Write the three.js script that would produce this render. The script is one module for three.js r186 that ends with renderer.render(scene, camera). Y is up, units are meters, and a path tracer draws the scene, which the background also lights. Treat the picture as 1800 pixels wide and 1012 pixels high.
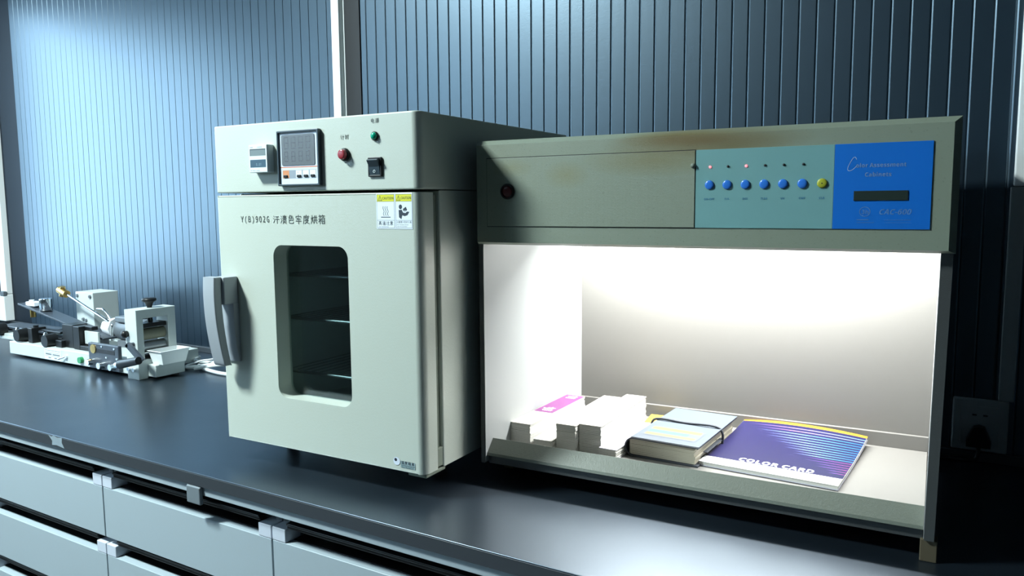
import * as THREE from 'three';
import { RoundedBoxGeometry } from 'three/addons/geometries/RoundedBoxGeometry.js';
import { mergeGeometries } from 'three/addons/utils/BufferGeometryUtils.js';
import { RectAreaLightUniformsLib } from 'three/addons/lights/RectAreaLightUniformsLib.js';

// ---------------------------------------------------------------- camera, sky, lights, exposure
const BY = 0.8;                                   // height of the worktop above the floor
const scene = new THREE.Scene();
const camera = new THREE.PerspectiveCamera(40.74, 1800 / 1012, 0.05, 50);
camera.rotation.order = 'YXZ';
camera.position.set(0.5007, BY + 0.4756, 1.6313);
camera.rotation.set(-0.1073, 0.5459, -0.0081);
scene.add(camera);
scene.background = new THREE.Color(0.55, 0.80, 1.0);
scene.backgroundIntensity = 12;
RectAreaLightUniformsLib.init();
const renderer = new THREE.WebGLRenderer({ antialias: true });
renderer.toneMapping = THREE.LinearToneMapping;
renderer.toneMappingExposure = 1.0;
renderer.shadowMap.enabled = true;
const CEILING_GLOW = 405, BOOTH_GLOW = 122;
const CEILING_TINT = new THREE.Color(0.86, 1.0, 1.0), BOOTH_TINT = new THREE.Color(0.985, 1.0, 0.985);

// ---------------------------------------------------------------- helpers
let seed = 7;
const rnd = () => { seed = (seed * 1664525 + 1013904223) >>> 0; return seed / 4294967296; };
const used = new Map();
function numbered(n) { const k = used.get(n) || 0; used.set(n, k + 1); return k ? n + '_' + String(k).padStart(3, '0') : n; }
const V = (x, y, z) => new THREE.Vector3(x, y, z);
function boxUV(g) {                                // uv in metres from position and normal
  const p = g.attributes.position, n = g.attributes.normal, uv = new Float32Array(p.count * 2);
  for (let i = 0; i < p.count; i++) {
    const ax = Math.abs(n.getX(i)), ay = Math.abs(n.getY(i)), az = Math.abs(n.getZ(i));
    const x = p.getX(i), y = p.getY(i), z = p.getZ(i);
    if (ax > ay && ax > az) { uv[2 * i] = z; uv[2 * i + 1] = y; } else if (ay > az) { uv[2 * i] = x; uv[2 * i + 1] = z; } else { uv[2 * i] = x; uv[2 * i + 1] = y; }
  }
  g.setAttribute('uv', new THREE.BufferAttribute(uv, 2));
  return g;
}
function merged(list) {
  const gs = (Array.isArray(list) ? list : [list]).map((g) => {
    let q = g.index ? g.toNonIndexed() : g.clone();
    for (const k of Object.keys(q.attributes)) if (!['position', 'normal', 'uv'].includes(k)) q.deleteAttribute(k);
    if (!q.attributes.normal) q.computeVertexNormals();
    if (!q.userData.keepUV && !g.userData.keepUV) boxUV(q);
    return q;
  });
  return gs.length > 1 ? mergeGeometries(gs) : gs[0];
}
function obj(name, geoms, material, parent = scene) {
  const m = new THREE.Mesh(merged(geoms), material);
  m.name = numbered(name); m.castShadow = m.receiveShadow = true;
  parent.add(m); return m;
}
function tag(o, label, category, group) { o.userData.label = label; o.userData.category = category; if (group) o.userData.group = group; return o; }
function struct(name, geoms, material) { const m = obj(name, geoms, material); m.userData.kind = 'structure'; return m; }
function thing(name, label, category, pos = [0, 0, 0], turn = 0, group) {
  const o = new THREE.Group(); o.name = numbered(name); o.position.set(...pos); o.rotation.y = turn; scene.add(o);
  return tag(o, label, category, group);
}
function part(name, parent) { const o = new THREE.Group(); o.name = numbered(name); parent.add(o); return o; }
function box(x0, x1, y0, y1, z0, z1, r = 0.001, seg = 2) {
  const w = x1 - x0, h = y1 - y0, d = z1 - z0;
  const g = r > 0 ? new RoundedBoxGeometry(w, h, d, seg, Math.min(r, w * 0.45, h * 0.45, d * 0.45)) : new THREE.BoxGeometry(w, h, d);
  return g.translate((x0 + x1) / 2, (y0 + y1) / 2, (z0 + z1) / 2);
}
function rod(a, b, r0, r1 = r0, seg = 20) {
  const A = V(...a), B = V(...b), d = B.clone().sub(A), g = new THREE.CylinderGeometry(r1, r0, d.length(), seg);
  g.applyQuaternion(new THREE.Quaternion().setFromUnitVectors(V(0, 1, 0), d.clone().normalize()));
  return g.translate((A.x + B.x) / 2, (A.y + B.y) / 2, (A.z + B.z) / 2);
}
function tube(pts, r, seg = 60, closed = false) {
  return new THREE.TubeGeometry(new THREE.CatmullRomCurve3(pts.map((p) => V(...p)), closed, 'centripetal'), seg, r, 10, closed);
}
function lathe(pts, seg = 28) { return new THREE.LatheGeometry(pts.map((p) => new THREE.Vector2(...p)), seg); }
const facing = (g) => g.rotateX(Math.PI / 2);      // lathe axis y -> z
const poly = (pts) => new THREE.Shape(pts.map((p) => new THREE.Vector2(...p)));
function rounded(x0, x1, y0, y1, r, Kind = THREE.Shape) {
  const s = new Kind();
  s.moveTo(x0 + r, y0); s.lineTo(x1 - r, y0); s.absarc(x1 - r, y0 + r, r, -Math.PI / 2, 0); s.lineTo(x1, y1 - r); s.absarc(x1 - r, y1 - r, r, 0, Math.PI / 2);
  s.lineTo(x0 + r, y1); s.absarc(x0 + r, y1 - r, r, Math.PI / 2, Math.PI); s.lineTo(x0, y0 + r); s.absarc(x0 + r, y0 + r, r, Math.PI, Math.PI * 1.5);
  return s;
}
function extrudeZ(s, z0, z1, bevel = 0, seg = 2) {
  const o = { depth: z1 - z0 - 2 * bevel, bevelEnabled: bevel > 0, bevelThickness: bevel, bevelSize: bevel, bevelOffset: -bevel, bevelSegments: seg, curveSegments: 10 };
  return new THREE.ExtrudeGeometry(s, o).translate(0, 0, z0 + bevel);
}
const extrudeY = (s, y0, y1, bevel = 0, seg = 2) => extrudeZ(s, y0, y1, bevel, seg).rotateX(-Math.PI / 2);   // shape drawn in (x, -z)
const extrudeX = (s, x0, x1, bevel = 0, seg = 2) => extrudeZ(s, x0, x1, bevel, seg).rotateY(Math.PI / 2);    // shape drawn in (-z, y)
function hexa(c) {                                  // eight corners: bottom 0-3 anticlockwise seen from above, then top 4-7
  const q = [[0, 3, 2, 1], [4, 5, 6, 7], [0, 1, 5, 4], [1, 2, 6, 5], [2, 3, 7, 6], [3, 0, 4, 7]], p = [];
  for (const [a, b, d, e] of q) for (const i of [a, b, d, a, d, e]) p.push(...c[i]);
  const g = new THREE.BufferGeometry(); g.setAttribute('position', new THREE.Float32BufferAttribute(p, 3)); g.computeVertexNormals(); return g;
}
function sheet(x0, x1, y0, y1, z) {                 // printed sheet facing +z with its own uv
  const g = new THREE.PlaneGeometry(x1 - x0, y1 - y0).translate((x0 + x1) / 2, (y0 + y1) / 2, z); g.userData.keepUV = true; return g;
}

// ---------------------------------------------------------------- textures
function noiseTexture(n, fn, srgb) {
  const d = new Uint8Array(n * n * 4);
  for (let y = 0; y < n; y++) for (let x = 0; x < n; x++) { const c = fn(x / n, y / n); for (let k = 0; k < 3; k++) d[(y * n + x) * 4 + k] = Math.max(0, Math.min(255, (Array.isArray(c) ? c[k] : c) * 255)); d[(y * n + x) * 4 + 3] = 255; }
  const t = new THREE.DataTexture(d, n, n); t.wrapS = t.wrapT = THREE.RepeatWrapping; t.magFilter = THREE.LinearFilter; t.minFilter = THREE.LinearFilter;
  if (srgb) t.colorSpace = THREE.SRGBColorSpace; t.needsUpdate = true; return t;
}
const lattice = Array.from({ length: 64 * 64 }, () => rnd());
function vnoise(u, v, f) {                          // tiling value noise
  const x = u * f, y = v * f, x0 = Math.floor(x), y0 = Math.floor(y), s = (t) => t * t * (3 - 2 * t), L = (a, b) => lattice[(((b % f) + f) % f % 64) * 64 + (((a % f) + f) % f % 64)];
  const fx = s(x - x0), fy = s(y - y0);
  return (L(x0, y0) * (1 - fx) + L(x0 + 1, y0) * fx) * (1 - fy) + (L(x0, y0 + 1) * (1 - fx) + L(x0 + 1, y0 + 1) * fx) * fy;
}
const peel = noiseTexture(256, (u, v) => 0.5 * vnoise(u, v, 48) + 0.3 * vnoise(u, v, 24) + 0.2 * rnd());
function rep(t, metres) { const c = t.clone(); c.repeat.set(1 / metres, 1 / metres); c.needsUpdate = true; return c; }
const peelFine = rep(peel, 0.05), peelCoarse = rep(peel, 0.09);
const smudge = rep(noiseTexture(256, (u, v) => 0.88 + 0.24 * (0.5 * vnoise(u, v, 4) + 0.3 * vnoise(u, v, 9) + 0.2 * vnoise(u, v, 20) - 0.5) + 0.03 * (rnd() - 0.5)), 1.1);
function canvasTexture(w, h, draw) {
  const c = document.createElement('canvas'); c.width = w; c.height = h; draw(c.getContext('2d'), w, h);
  const t = new THREE.CanvasTexture(c); t.colorSpace = THREE.SRGBColorSpace; t.anisotropy = 8; return t;
}
const GLYPH = {
  han: '12,15 24,26|8,40 20,50|8,88 26,60|40,22 90,22|34,50 96,50|65,22 65,95',
  zi: '12,15 24,26|8,40 20,50|8,88 26,60|40,16 92,16|44,28 88,28|36,40 96,40|66,6 66,40|46,52 46,80|46,52 86,52 86,80|66,60 66,72 40,96|70,80 90,96',
  se: '38,5 18,30|34,14 70,14 56,32|22,34 22,84 28,92 84,92 90,80|22,34 80,34 80,60|22,60 80,60|51,34 51,60',
  lao: '50,3 50,14|12,32 12,18 88,18 88,30|34,34 24,52|28,46 78,46|10,68 90,68|52,32 52,98',
  du: '52,3 54,12|16,16 92,16|16,16 16,60 6,95|26,32 90,32|44,24 44,48|72,24 72,48|44,48 72,48|30,58 80,58 60,78 26,95|38,64 60,82 94,95',
  hong: '10,32 16,50|40,28 32,44|25,8 25,50 8,92|27,55 42,78|60,10 60,58|82,10 82,58|50,28 94,28|46,58 98,58|60,68 48,92|80,68 94,92',
  xiang: '20,3 10,22|16,12 44,12|28,14 32,24|62,3 54,22|58,12 92,12|72,14 76,24|6,46 46,46|26,28 26,96|26,48 6,76|28,54 44,70|54,34 54,94|54,34 90,34 90,94|54,54 90,54|54,72 90,72|54,92 90,92',
  ji: '16,12 28,24|8,42 26,42 26,84 38,74|44,40 96,40|70,8 70,96',
  shi: '10,18 10,82|10,18 36,18 36,82|10,48 36,48|10,80 36,80|44,30 96,30|78,6 78,90 66,84|54,48 64,64',
  dian: '18,24 18,66|18,24 80,24 80,66|18,45 80,45|18,64 80,64|49,4 49,82 56,92 90,92 92,78',
  yuan: '12,15 22,26|8,40 18,50|6,88 22,60|36,14 94,14|38,14 38,60 28,94|66,18 60,28|50,30 50,60|50,30 86,30 86,60|50,45 86,45|50,60 86,60|68,60 68,94 60,90|54,70 44,88|82,70 92,86',
  gao: '50,2 50,12|10,16 90,16|32,26 68,26 68,40 32,40 32,26|14,96 14,52 86,52 86,94 78,90|34,64 66,64 66,82 34,82 34,64',
  wen: '12,15 24,26|8,40 20,50|8,88 26,60|46,10 46,46|46,10 84,10 84,46|46,28 84,28|46,46 84,46|42,58 42,92|42,58 90,58 90,92|58,58 58,92|74,58 74,92|32,92 98,92',
  zhu: '12,15 24,26|8,40 20,50|8,88 26,60|60,4 68,16|40,28 94,28|44,58 90,58|34,92 98,92|67,28 67,92',
  yi: '50,2 52,10|20,14 82,14|36,18 40,28|66,18 60,28|10,32 92,32|28,40 28,66|28,40 74,40 74,66|28,53 74,53|28,66 74,66|14,76 10,92|30,74 34,92 66,92 70,82|48,70 54,80|78,72 88,86',
};
function glyphs(g, names, x, y, size, gap, width) {
  g.lineWidth = width; g.lineCap = 'round'; g.lineJoin = 'round';
  names.forEach((n, i) => { for (const s of GLYPH[n].split('|')) { g.beginPath(); s.split(' ').forEach((p, k) => { const [a, b] = p.split(',').map(Number), X = x + i * (size + gap) + a / 100 * size, Y = y + b / 100 * size; k ? g.lineTo(X, Y) : g.moveTo(X, Y); }); g.stroke(); } });
}
const printed = (t, o = {}) => new THREE.MeshStandardMaterial({ map: t, roughness: 0.5, ...o });
const decal = (t) => new THREE.MeshStandardMaterial({ map: t, roughness: 0.5, transparent: true, polygonOffset: false });

// ---------------------------------------------------------------- materials
const std = (c, roughness, o = {}) => new THREE.MeshPhysicalMaterial({ color: c, roughness, ...o });
const lin = (r, g, b) => new THREE.Color().setRGB(r, g, b);
const M = {
  plank: std(lin(0.004, 0.010, 0.018), 0.37, { ior: 2.0, specularColor: lin(0.60, 0.82, 1.0), bumpMap: peelCoarse, bumpScale: 0.00006 }),
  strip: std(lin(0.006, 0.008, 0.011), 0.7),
  darkStrip: std(lin(0.006, 0.011, 0.018), 0.6, { specularIntensity: 0.4 }),
  whiteMetal: std(lin(0.88, 0.91, 0.90), 0.4),
  plaster: std(lin(0.10, 0.13, 0.145), 0.9), floor: std(lin(0.05, 0.055, 0.06), 0.6), ceiling: std(lin(0.22, 0.24, 0.26), 0.9),
  top: std(lin(0.005, 0.008, 0.012), 0.37, { roughnessMap: smudge, ior: 2.3, specularColor: lin(0.66, 0.83, 1.0) }),
  edge: std(lin(0.035, 0.042, 0.05), 0.4),
  chip: std(lin(0.22, 0.28, 0.32), 0.7),
  drawer: std(lin(0.34, 0.41, 0.45), 0.42), capWhite: std(lin(0.55, 0.60, 0.68), 0.4), rail: std(lin(0.006, 0.007, 0.008), 0.3, { specularIntensity: 0.6 }), carcass: std(lin(0.25, 0.28, 0.3), 0.5), dark: std(lin(0.006, 0.007, 0.008), 0.6),
  oven: std(lin(0.485, 0.535, 0.475), 0.36, { bumpMap: peelFine, bumpScale: 0.00012 }),
  ovenInner: std(lin(0.4, 0.46, 0.42), 0.5), chamber: std(lin(0.5, 0.55, 0.55), 0.45), steel: std(lin(0.35, 0.37, 0.38), 0.45, { metalness: 1 }),
  pane: std(lin(1, 1, 1), 0, { transmission: 1, thickness: 0 }),
  glass: std(lin(0.72, 0.8, 0.8), 0.04, { transmission: 1, thickness: 0, ior: 1.5 }),
  handle: std(lin(0.33, 0.365, 0.40), 0.5), black: std(lin(0.006, 0.007, 0.008), 0.42, { specularIntensity: 0.7 }), rubber: std(lin(0.02, 0.02, 0.021), 0.75),
  instrument: std(lin(0.62, 0.70, 0.72), 0.4), bezel: std(lin(0.03, 0.05, 0.065), 0.35), red: std(lin(0.28, 0.03, 0.04), 0.25), redDark: std(lin(0.07, 0.006, 0.008), 0.25), green: std(lin(0.0, 0.30, 0.18), 0.2), seal: std(lin(0.16, 0.19, 0.15), 0.7),
  booth: std(lin(0.12, 0.138, 0.112), 0.45, { bumpMap: peelFine, bumpScale: 0.0002 }),
  boothInside: std(lin(0.135, 0.132, 0.122), 0.5), boothSideLit: std(lin(0.29, 0.305, 0.305), 0.5), boothDark: std(lin(0.05, 0.055, 0.055), 0.5, { bumpMap: peelFine, bumpScale: 0.0002 }), rust: std(lin(0.075, 0.06, 0.033), 0.8),  // side lining coloured lighter than the back to imitate lamp light on it
  blueKey: std(lin(0.03, 0.17, 0.62), 0.25), yellowKey: std(lin(0.36, 0.38, 0.03), 0.35), hole: std(lin(0.008, 0.008, 0.01), 0.5),
  ledOn: std(lin(1, 0.1, 0.1), 0.4, { emissive: lin(1, 0.12, 0.14), emissiveIntensity: 4 }),
  lcd: std(lin(0.022, 0.034, 0.03), 0.18),
  paper: std(lin(0.56, 0.555, 0.52), 0.8), pink: std(lin(0.75, 0.16, 0.55), 0.4), cream: std(lin(0.55, 0.52, 0.46), 0.7), lavender: std(lin(0.55, 0.53, 0.62), 0.6), pageEdge: std(lin(0.42, 0.39, 0.31), 0.85), leather: std(lin(0.08, 0.1, 0.122), 0.5), binding: std(lin(0.03, 0.035, 0.045), 0.6), yellow: std(lin(0.4, 0.28, 0.03), 0.6),
  machine: std(lin(0.50, 0.55, 0.54), 0.45), slate: std(lin(0.04, 0.05, 0.065), 0.4), chrome: std(lin(0.75, 0.78, 0.8), 0.15, { metalness: 1 }), brass: std(lin(0.55, 0.36, 0.12), 0.3, { metalness: 1 }), motorGrey: std(lin(0.12, 0.14, 0.16), 0.45), roller: std(lin(0.17, 0.17, 0.12), 0.6), whitePlastic: std(lin(0.8, 0.82, 0.84), 0.35), cord: std(lin(0.72, 0.76, 0.76), 0.5),
  tub: std(lin(0.9, 0.93, 0.93), 0.6, { transmission: 0.3, thickness: 0 }),
  bracket: std(lin(0.15, 0.18, 0.2), 0.5),
  socket: std(lin(0.3, 0.33, 0.33), 0.4),  // white plastic with the shadow beside the booth put into its colour
};

// ---------------------------------------------------------------- the room
const X0 = -3.05, X1 = 3.2, Z1 = 6.5, YC = 2.8;
struct('floor', box(X0 - 0.1, X1 + 0.1, -0.1, 0, -0.15, Z1 + 0.1, 0), M.floor);
struct('ceiling', box(X0 - 0.1, X1 + 0.1, YC, YC + 0.1, -0.15, Z1 + 0.1, 0), M.ceiling);
struct('wall_right', box(X1, X1 + 0.1, 0, YC, -0.15, Z1 + 0.1, 0), M.plaster);
struct('wall_front', box(X0 - 0.1, X1, 0, YC, Z1, Z1 + 0.1, 0), M.plaster);
const WIN = [[0.17, 1.35, BY + 0.1, BY + 1.35], [2.5, 4.6, BY + 0.95, BY + 1.85]];   // z from, z to, y from, y to
{
  const g = [], zs = [-0.05, WIN[0][0], WIN[0][1], WIN[1][0], WIN[1][1], Z1];
  for (const k of [0, 2, 4]) g.push(box(X0 - 0.1, X0, 0, YC, zs[k], zs[k + 1], 0));
  for (const [z0, z1, y0, y1] of WIN) g.push(box(X0 - 0.1, X0, 0, y0, z0, z1, 0), box(X0 - 0.1, X0, y1, YC, z0, z1, 0));
  struct('wall_left', g, M.plaster);
}
WIN.forEach(([z0, z1, y0, y1], i) => { // unseen left-wall windows; the second is added to brighten the right of the panelling
  const w = struct('window_' + (i + 1), box(X0 - 0.08, X0 - 0.02, y0, y0 + 0.04, z0, z1), M.whiteMetal), m = (z0 + z1) / 2;
  obj('window_frame', [box(X0 - 0.08, X0 - 0.02, y1 - 0.04, y1, z0, z1), box(X0 - 0.08, X0 - 0.02, y0 + 0.04, y1 - 0.04, z0, z0 + 0.04), box(X0 - 0.08, X0 - 0.02, y0 + 0.04, y1 - 0.04, z1 - 0.04, z1), box(X0 - 0.07, X0 - 0.03, y0 + 0.04, y1 - 0.04, m - 0.02, m + 0.02)], M.whiteMetal, w);
  for (const [a, b] of [[z0 + 0.04, m - 0.02], [m + 0.02, z1 - 0.04]]) obj('pane', box(X0 - 0.052, X0 - 0.048, y0 + 0.04, y1 - 0.04, a, b, 0), M.pane, w);
});
// back wall: solid backing with every plank a piece of its own
const back = struct('wall_back', box(X0 - 0.1, X1 + 0.1, 0, YC, -0.15, -0.011, 0), M.strip);
function plankGeometry(w, c, d) {
  return boxUV(extrudeY(poly([[-w / 2, 0.0105], [w / 2, 0.0105], [w / 2, d], [w / 2 - c, 0], [-w / 2 + c, 0], [-w / 2, d]]), 0, YC));
}
const plankShapes = new Map();
function plank(xa, xb, chamfer, m, depth = chamfer) {
  const w = xb - xa - 0.0006, key = w.toFixed(4) + chamfer + depth;
  if (!plankShapes.has(key)) plankShapes.set(key, plankGeometry(w, chamfer, depth));
  const p = new THREE.Mesh(plankShapes.get(key), m); p.name = numbered('plank'); p.position.set((xa + xb) / 2, 0, 0); p.castShadow = p.receiveShadow = true; back.add(p);
}
{
  let x = -0.0236; while (x > -0.955) { const a = Math.max(x - 0.0340, -0.9627); plank(a, x, 0.0022, M.plank, 0.0012); x -= 0.0340; }
  for (x = -0.0236; x < 1.66; x += 0.0327) plank(x, x + 0.0327, 0.0024, M.plank, 0.0012);
  let k = 0;
  for (x = -1.0515; x > -2.73; x -= 0.0339, k++) plank(x - 0.0339, x, k % 3 ? 0.0008 : 0.0012, M.plank);
  struct('dark_strip_1', box(-2.882, x - 0.001, BY, YC, -0.0105, -0.002, 0.001), M.darkStrip);  // smooth dark strip between the planks and the corner trunking
}
struct('dark_strip_2', box(-1.0241, -0.9647, BY, YC, -0.0105, 0.001, 0.001), M.strip);  // matt black strip right of the white profile
struct('trim_3', [box(-1.0517, -1.0241, BY, YC, -0.01, 0.018, 0.002), box(-1.0241, -1.0180, BY, YC, -0.01, 0.003, 0.001)], M.whiteMetal);
{ // cable trunking in the far left corner
  const t = struct('trim_4', box(-2.93, -2.883, BY + 0.13, YC, -0.0105, 0.019, 0.002), M.whiteMetal);
  obj('junction_box', box(-2.96, -2.880, BY + 0.02, BY + 0.128, -0.0105, 0.033, 0.003), M.whiteMetal, t);
  obj('clip', [box(-2.905, -2.878, BY + 0.122, BY + 0.142, 0.0195, 0.036, 0.004)], M.motorGrey, t);
}
struct('trim_5', [box(0.542, 0.586, BY + 0.50, YC, 0, 0.022, 0.003)], M.whiteMetal);
struct('trim_6', [box(0.538, 0.562, BY + 0.118, BY + 0.499, 0, 0.018, 0.002)], M.socket);
struct('baseboard_back', box(-3.0, 1.6, BY, BY + 0.0185, 0.0005, 0.012, 0.002), M.edge);

// ---------------------------------------------------------------- ceiling lights
function ceilingLight(x, z, label) {
  const t = thing('ceiling_light', label, 'ceiling light', [x, YC, z], 0, 'flat ceiling lights');
  obj('housing', box(-0.2, 0.2, -0.05, -0.001, -0.2, 0.2, 0.004), M.whiteMetal, t);
  obj('diffuser', box(-0.18, 0.18, -0.056, -0.0501, -0.18, 0.18, 0.002), std(lin(0.9, 0.9, 0.9), 0.6, { emissive: CEILING_TINT, emissiveIntensity: 1.2 }), t);
  const l = new THREE.RectAreaLight(CEILING_TINT, CEILING_GLOW, 0.36, 0.36); l.name = 'lamp_light'; l.position.set(0, -0.06, 0); l.rotation.x = -Math.PI / 2; l.castShadow = true; t.add(l);
}
ceilingLight(-1.56, 1.78, 'flat white ceiling light over the room in front of the bench');

// ---------------------------------------------------------------- bench and drawers
{
  const t = thing('worktop', 'long black laboratory worktop with worn glossy surface along the panelled wall', 'worktop', [-1.0, BY, 0]);
  obj('slab', box(-2.04, 2.6, -0.024, 0, 0.001, 0.7730, 0.001, 2), M.top, t);
  obj('edge_band', box(-2.04, 2.6, -0.0235, -0.002, 0.7728, 0.7740, 0.0005), M.edge, t);
  obj('apron_rail', box(-2.04, 2.6, -0.0415, -0.0242, 0.74, 0.7685, 0.001), M.drawer, t);
  obj('bracket', [box(0.2845, 0.323, -0.058, -0.0245, 0.7687, 0.7765, 0.003)], M.bracket, t);
  const ch = new THREE.Shape([[0, 0], [0.012, -0.003], [0.018, 0.001], [0.033, -0.002], [0.052, 0.001], [0.05, -0.01], [0.058, -0.021], [0.03, -0.018], [0.012, -0.0205], [0.014, -0.011]].map((p) => new THREE.Vector2(...p)));
  obj('worn_patch', extrudeZ(ch, 0.7736, 0.7743).translate(-0.173, -0.0015, 0), M.chip, t);
}
function drawerUnit(x, label) {
  const t = thing('drawer_unit', label, 'drawer unit', [x + 0.257, 0, 0.3925], 0, 'drawer units under the worktop');
  const w = 0.2505;
  obj('carcass', [box(-w + 0.001, -w + 0.017, 0.06, BY - 0.042, -0.38, 0.335), box(w - 0.017, w - 0.001, 0.06, BY - 0.042, -0.38, 0.335), box(-w + 0.017, w - 0.017, 0.06, 0.075, -0.38, 0.335), box(-w + 0.017, w - 0.017, 0.075, BY - 0.042, -0.38, -0.36), box(-w + 0.017, w - 0.017, BY - 0.058, BY - 0.0425, -0.36, 0.325)], M.carcass, t);
  obj('plinth', box(-w + 0.001, w - 0.001, 0, 0.06, -0.36, 0.31), M.dark, t);
  const pitch = 0.1455;
  for (let k = 0; k < 5; k++) {
    const y = BY - 0.0575 - k * pitch, d = part('drawer', t), low = k === 4 ? 0.066 : y - pitch + 0.002;
    obj('drawer_front', [box(-w + 0.0015, w - 0.0015, low, y - 0.0365, 0.342, 0.36, 0.0012), box(-w + 0.02, w - 0.02, low + 0.004, y - 0.042, -0.3, 0.342, 0)], M.drawer, d);
    obj('handle_rail', [box(-w + 0.033, w - 0.033, y - 0.0055, y - 0.001, 0.336, 0.3585, 0.002), box(-w + 0.033, w - 0.033, y - 0.037, y - 0.001, 0.295, 0.3, 0.001), box(-w + 0.033, w - 0.033, y - 0.0366, y - 0.0355, 0.3, 0.342, 0.0004), box(-w + 0.033, w - 0.033, y - 0.012, y - 0.0055, 0.350, 0.356, 0.002)], M.rail, d);
    for (const s of [-1, 1]) obj('end_cap', box(s < 0 ? -w + 0.001 : w - 0.033, s < 0 ? -w + 0.033 : w - 0.001, y - 0.0362, y - 0.0125, 0.325, 0.3604, 0.0015), M.capWhite, d);
  }
}
drawerUnit(-2.0323, 'pale drawer unit under the worktop, below the rubbing tester');
drawerUnit(-1.5300, 'leftmost visible white drawer unit, under the chipped worktop edge');
drawerUnit(-1.0284, 'white drawer unit below the grey bracket under the worktop edge');
drawerUnit(-0.5268, 'white drawer unit under the worktop in front of the oven, rightmost in view');
drawerUnit(-0.0252, 'white drawer unit under the worktop in front of the lit booth');

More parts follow.
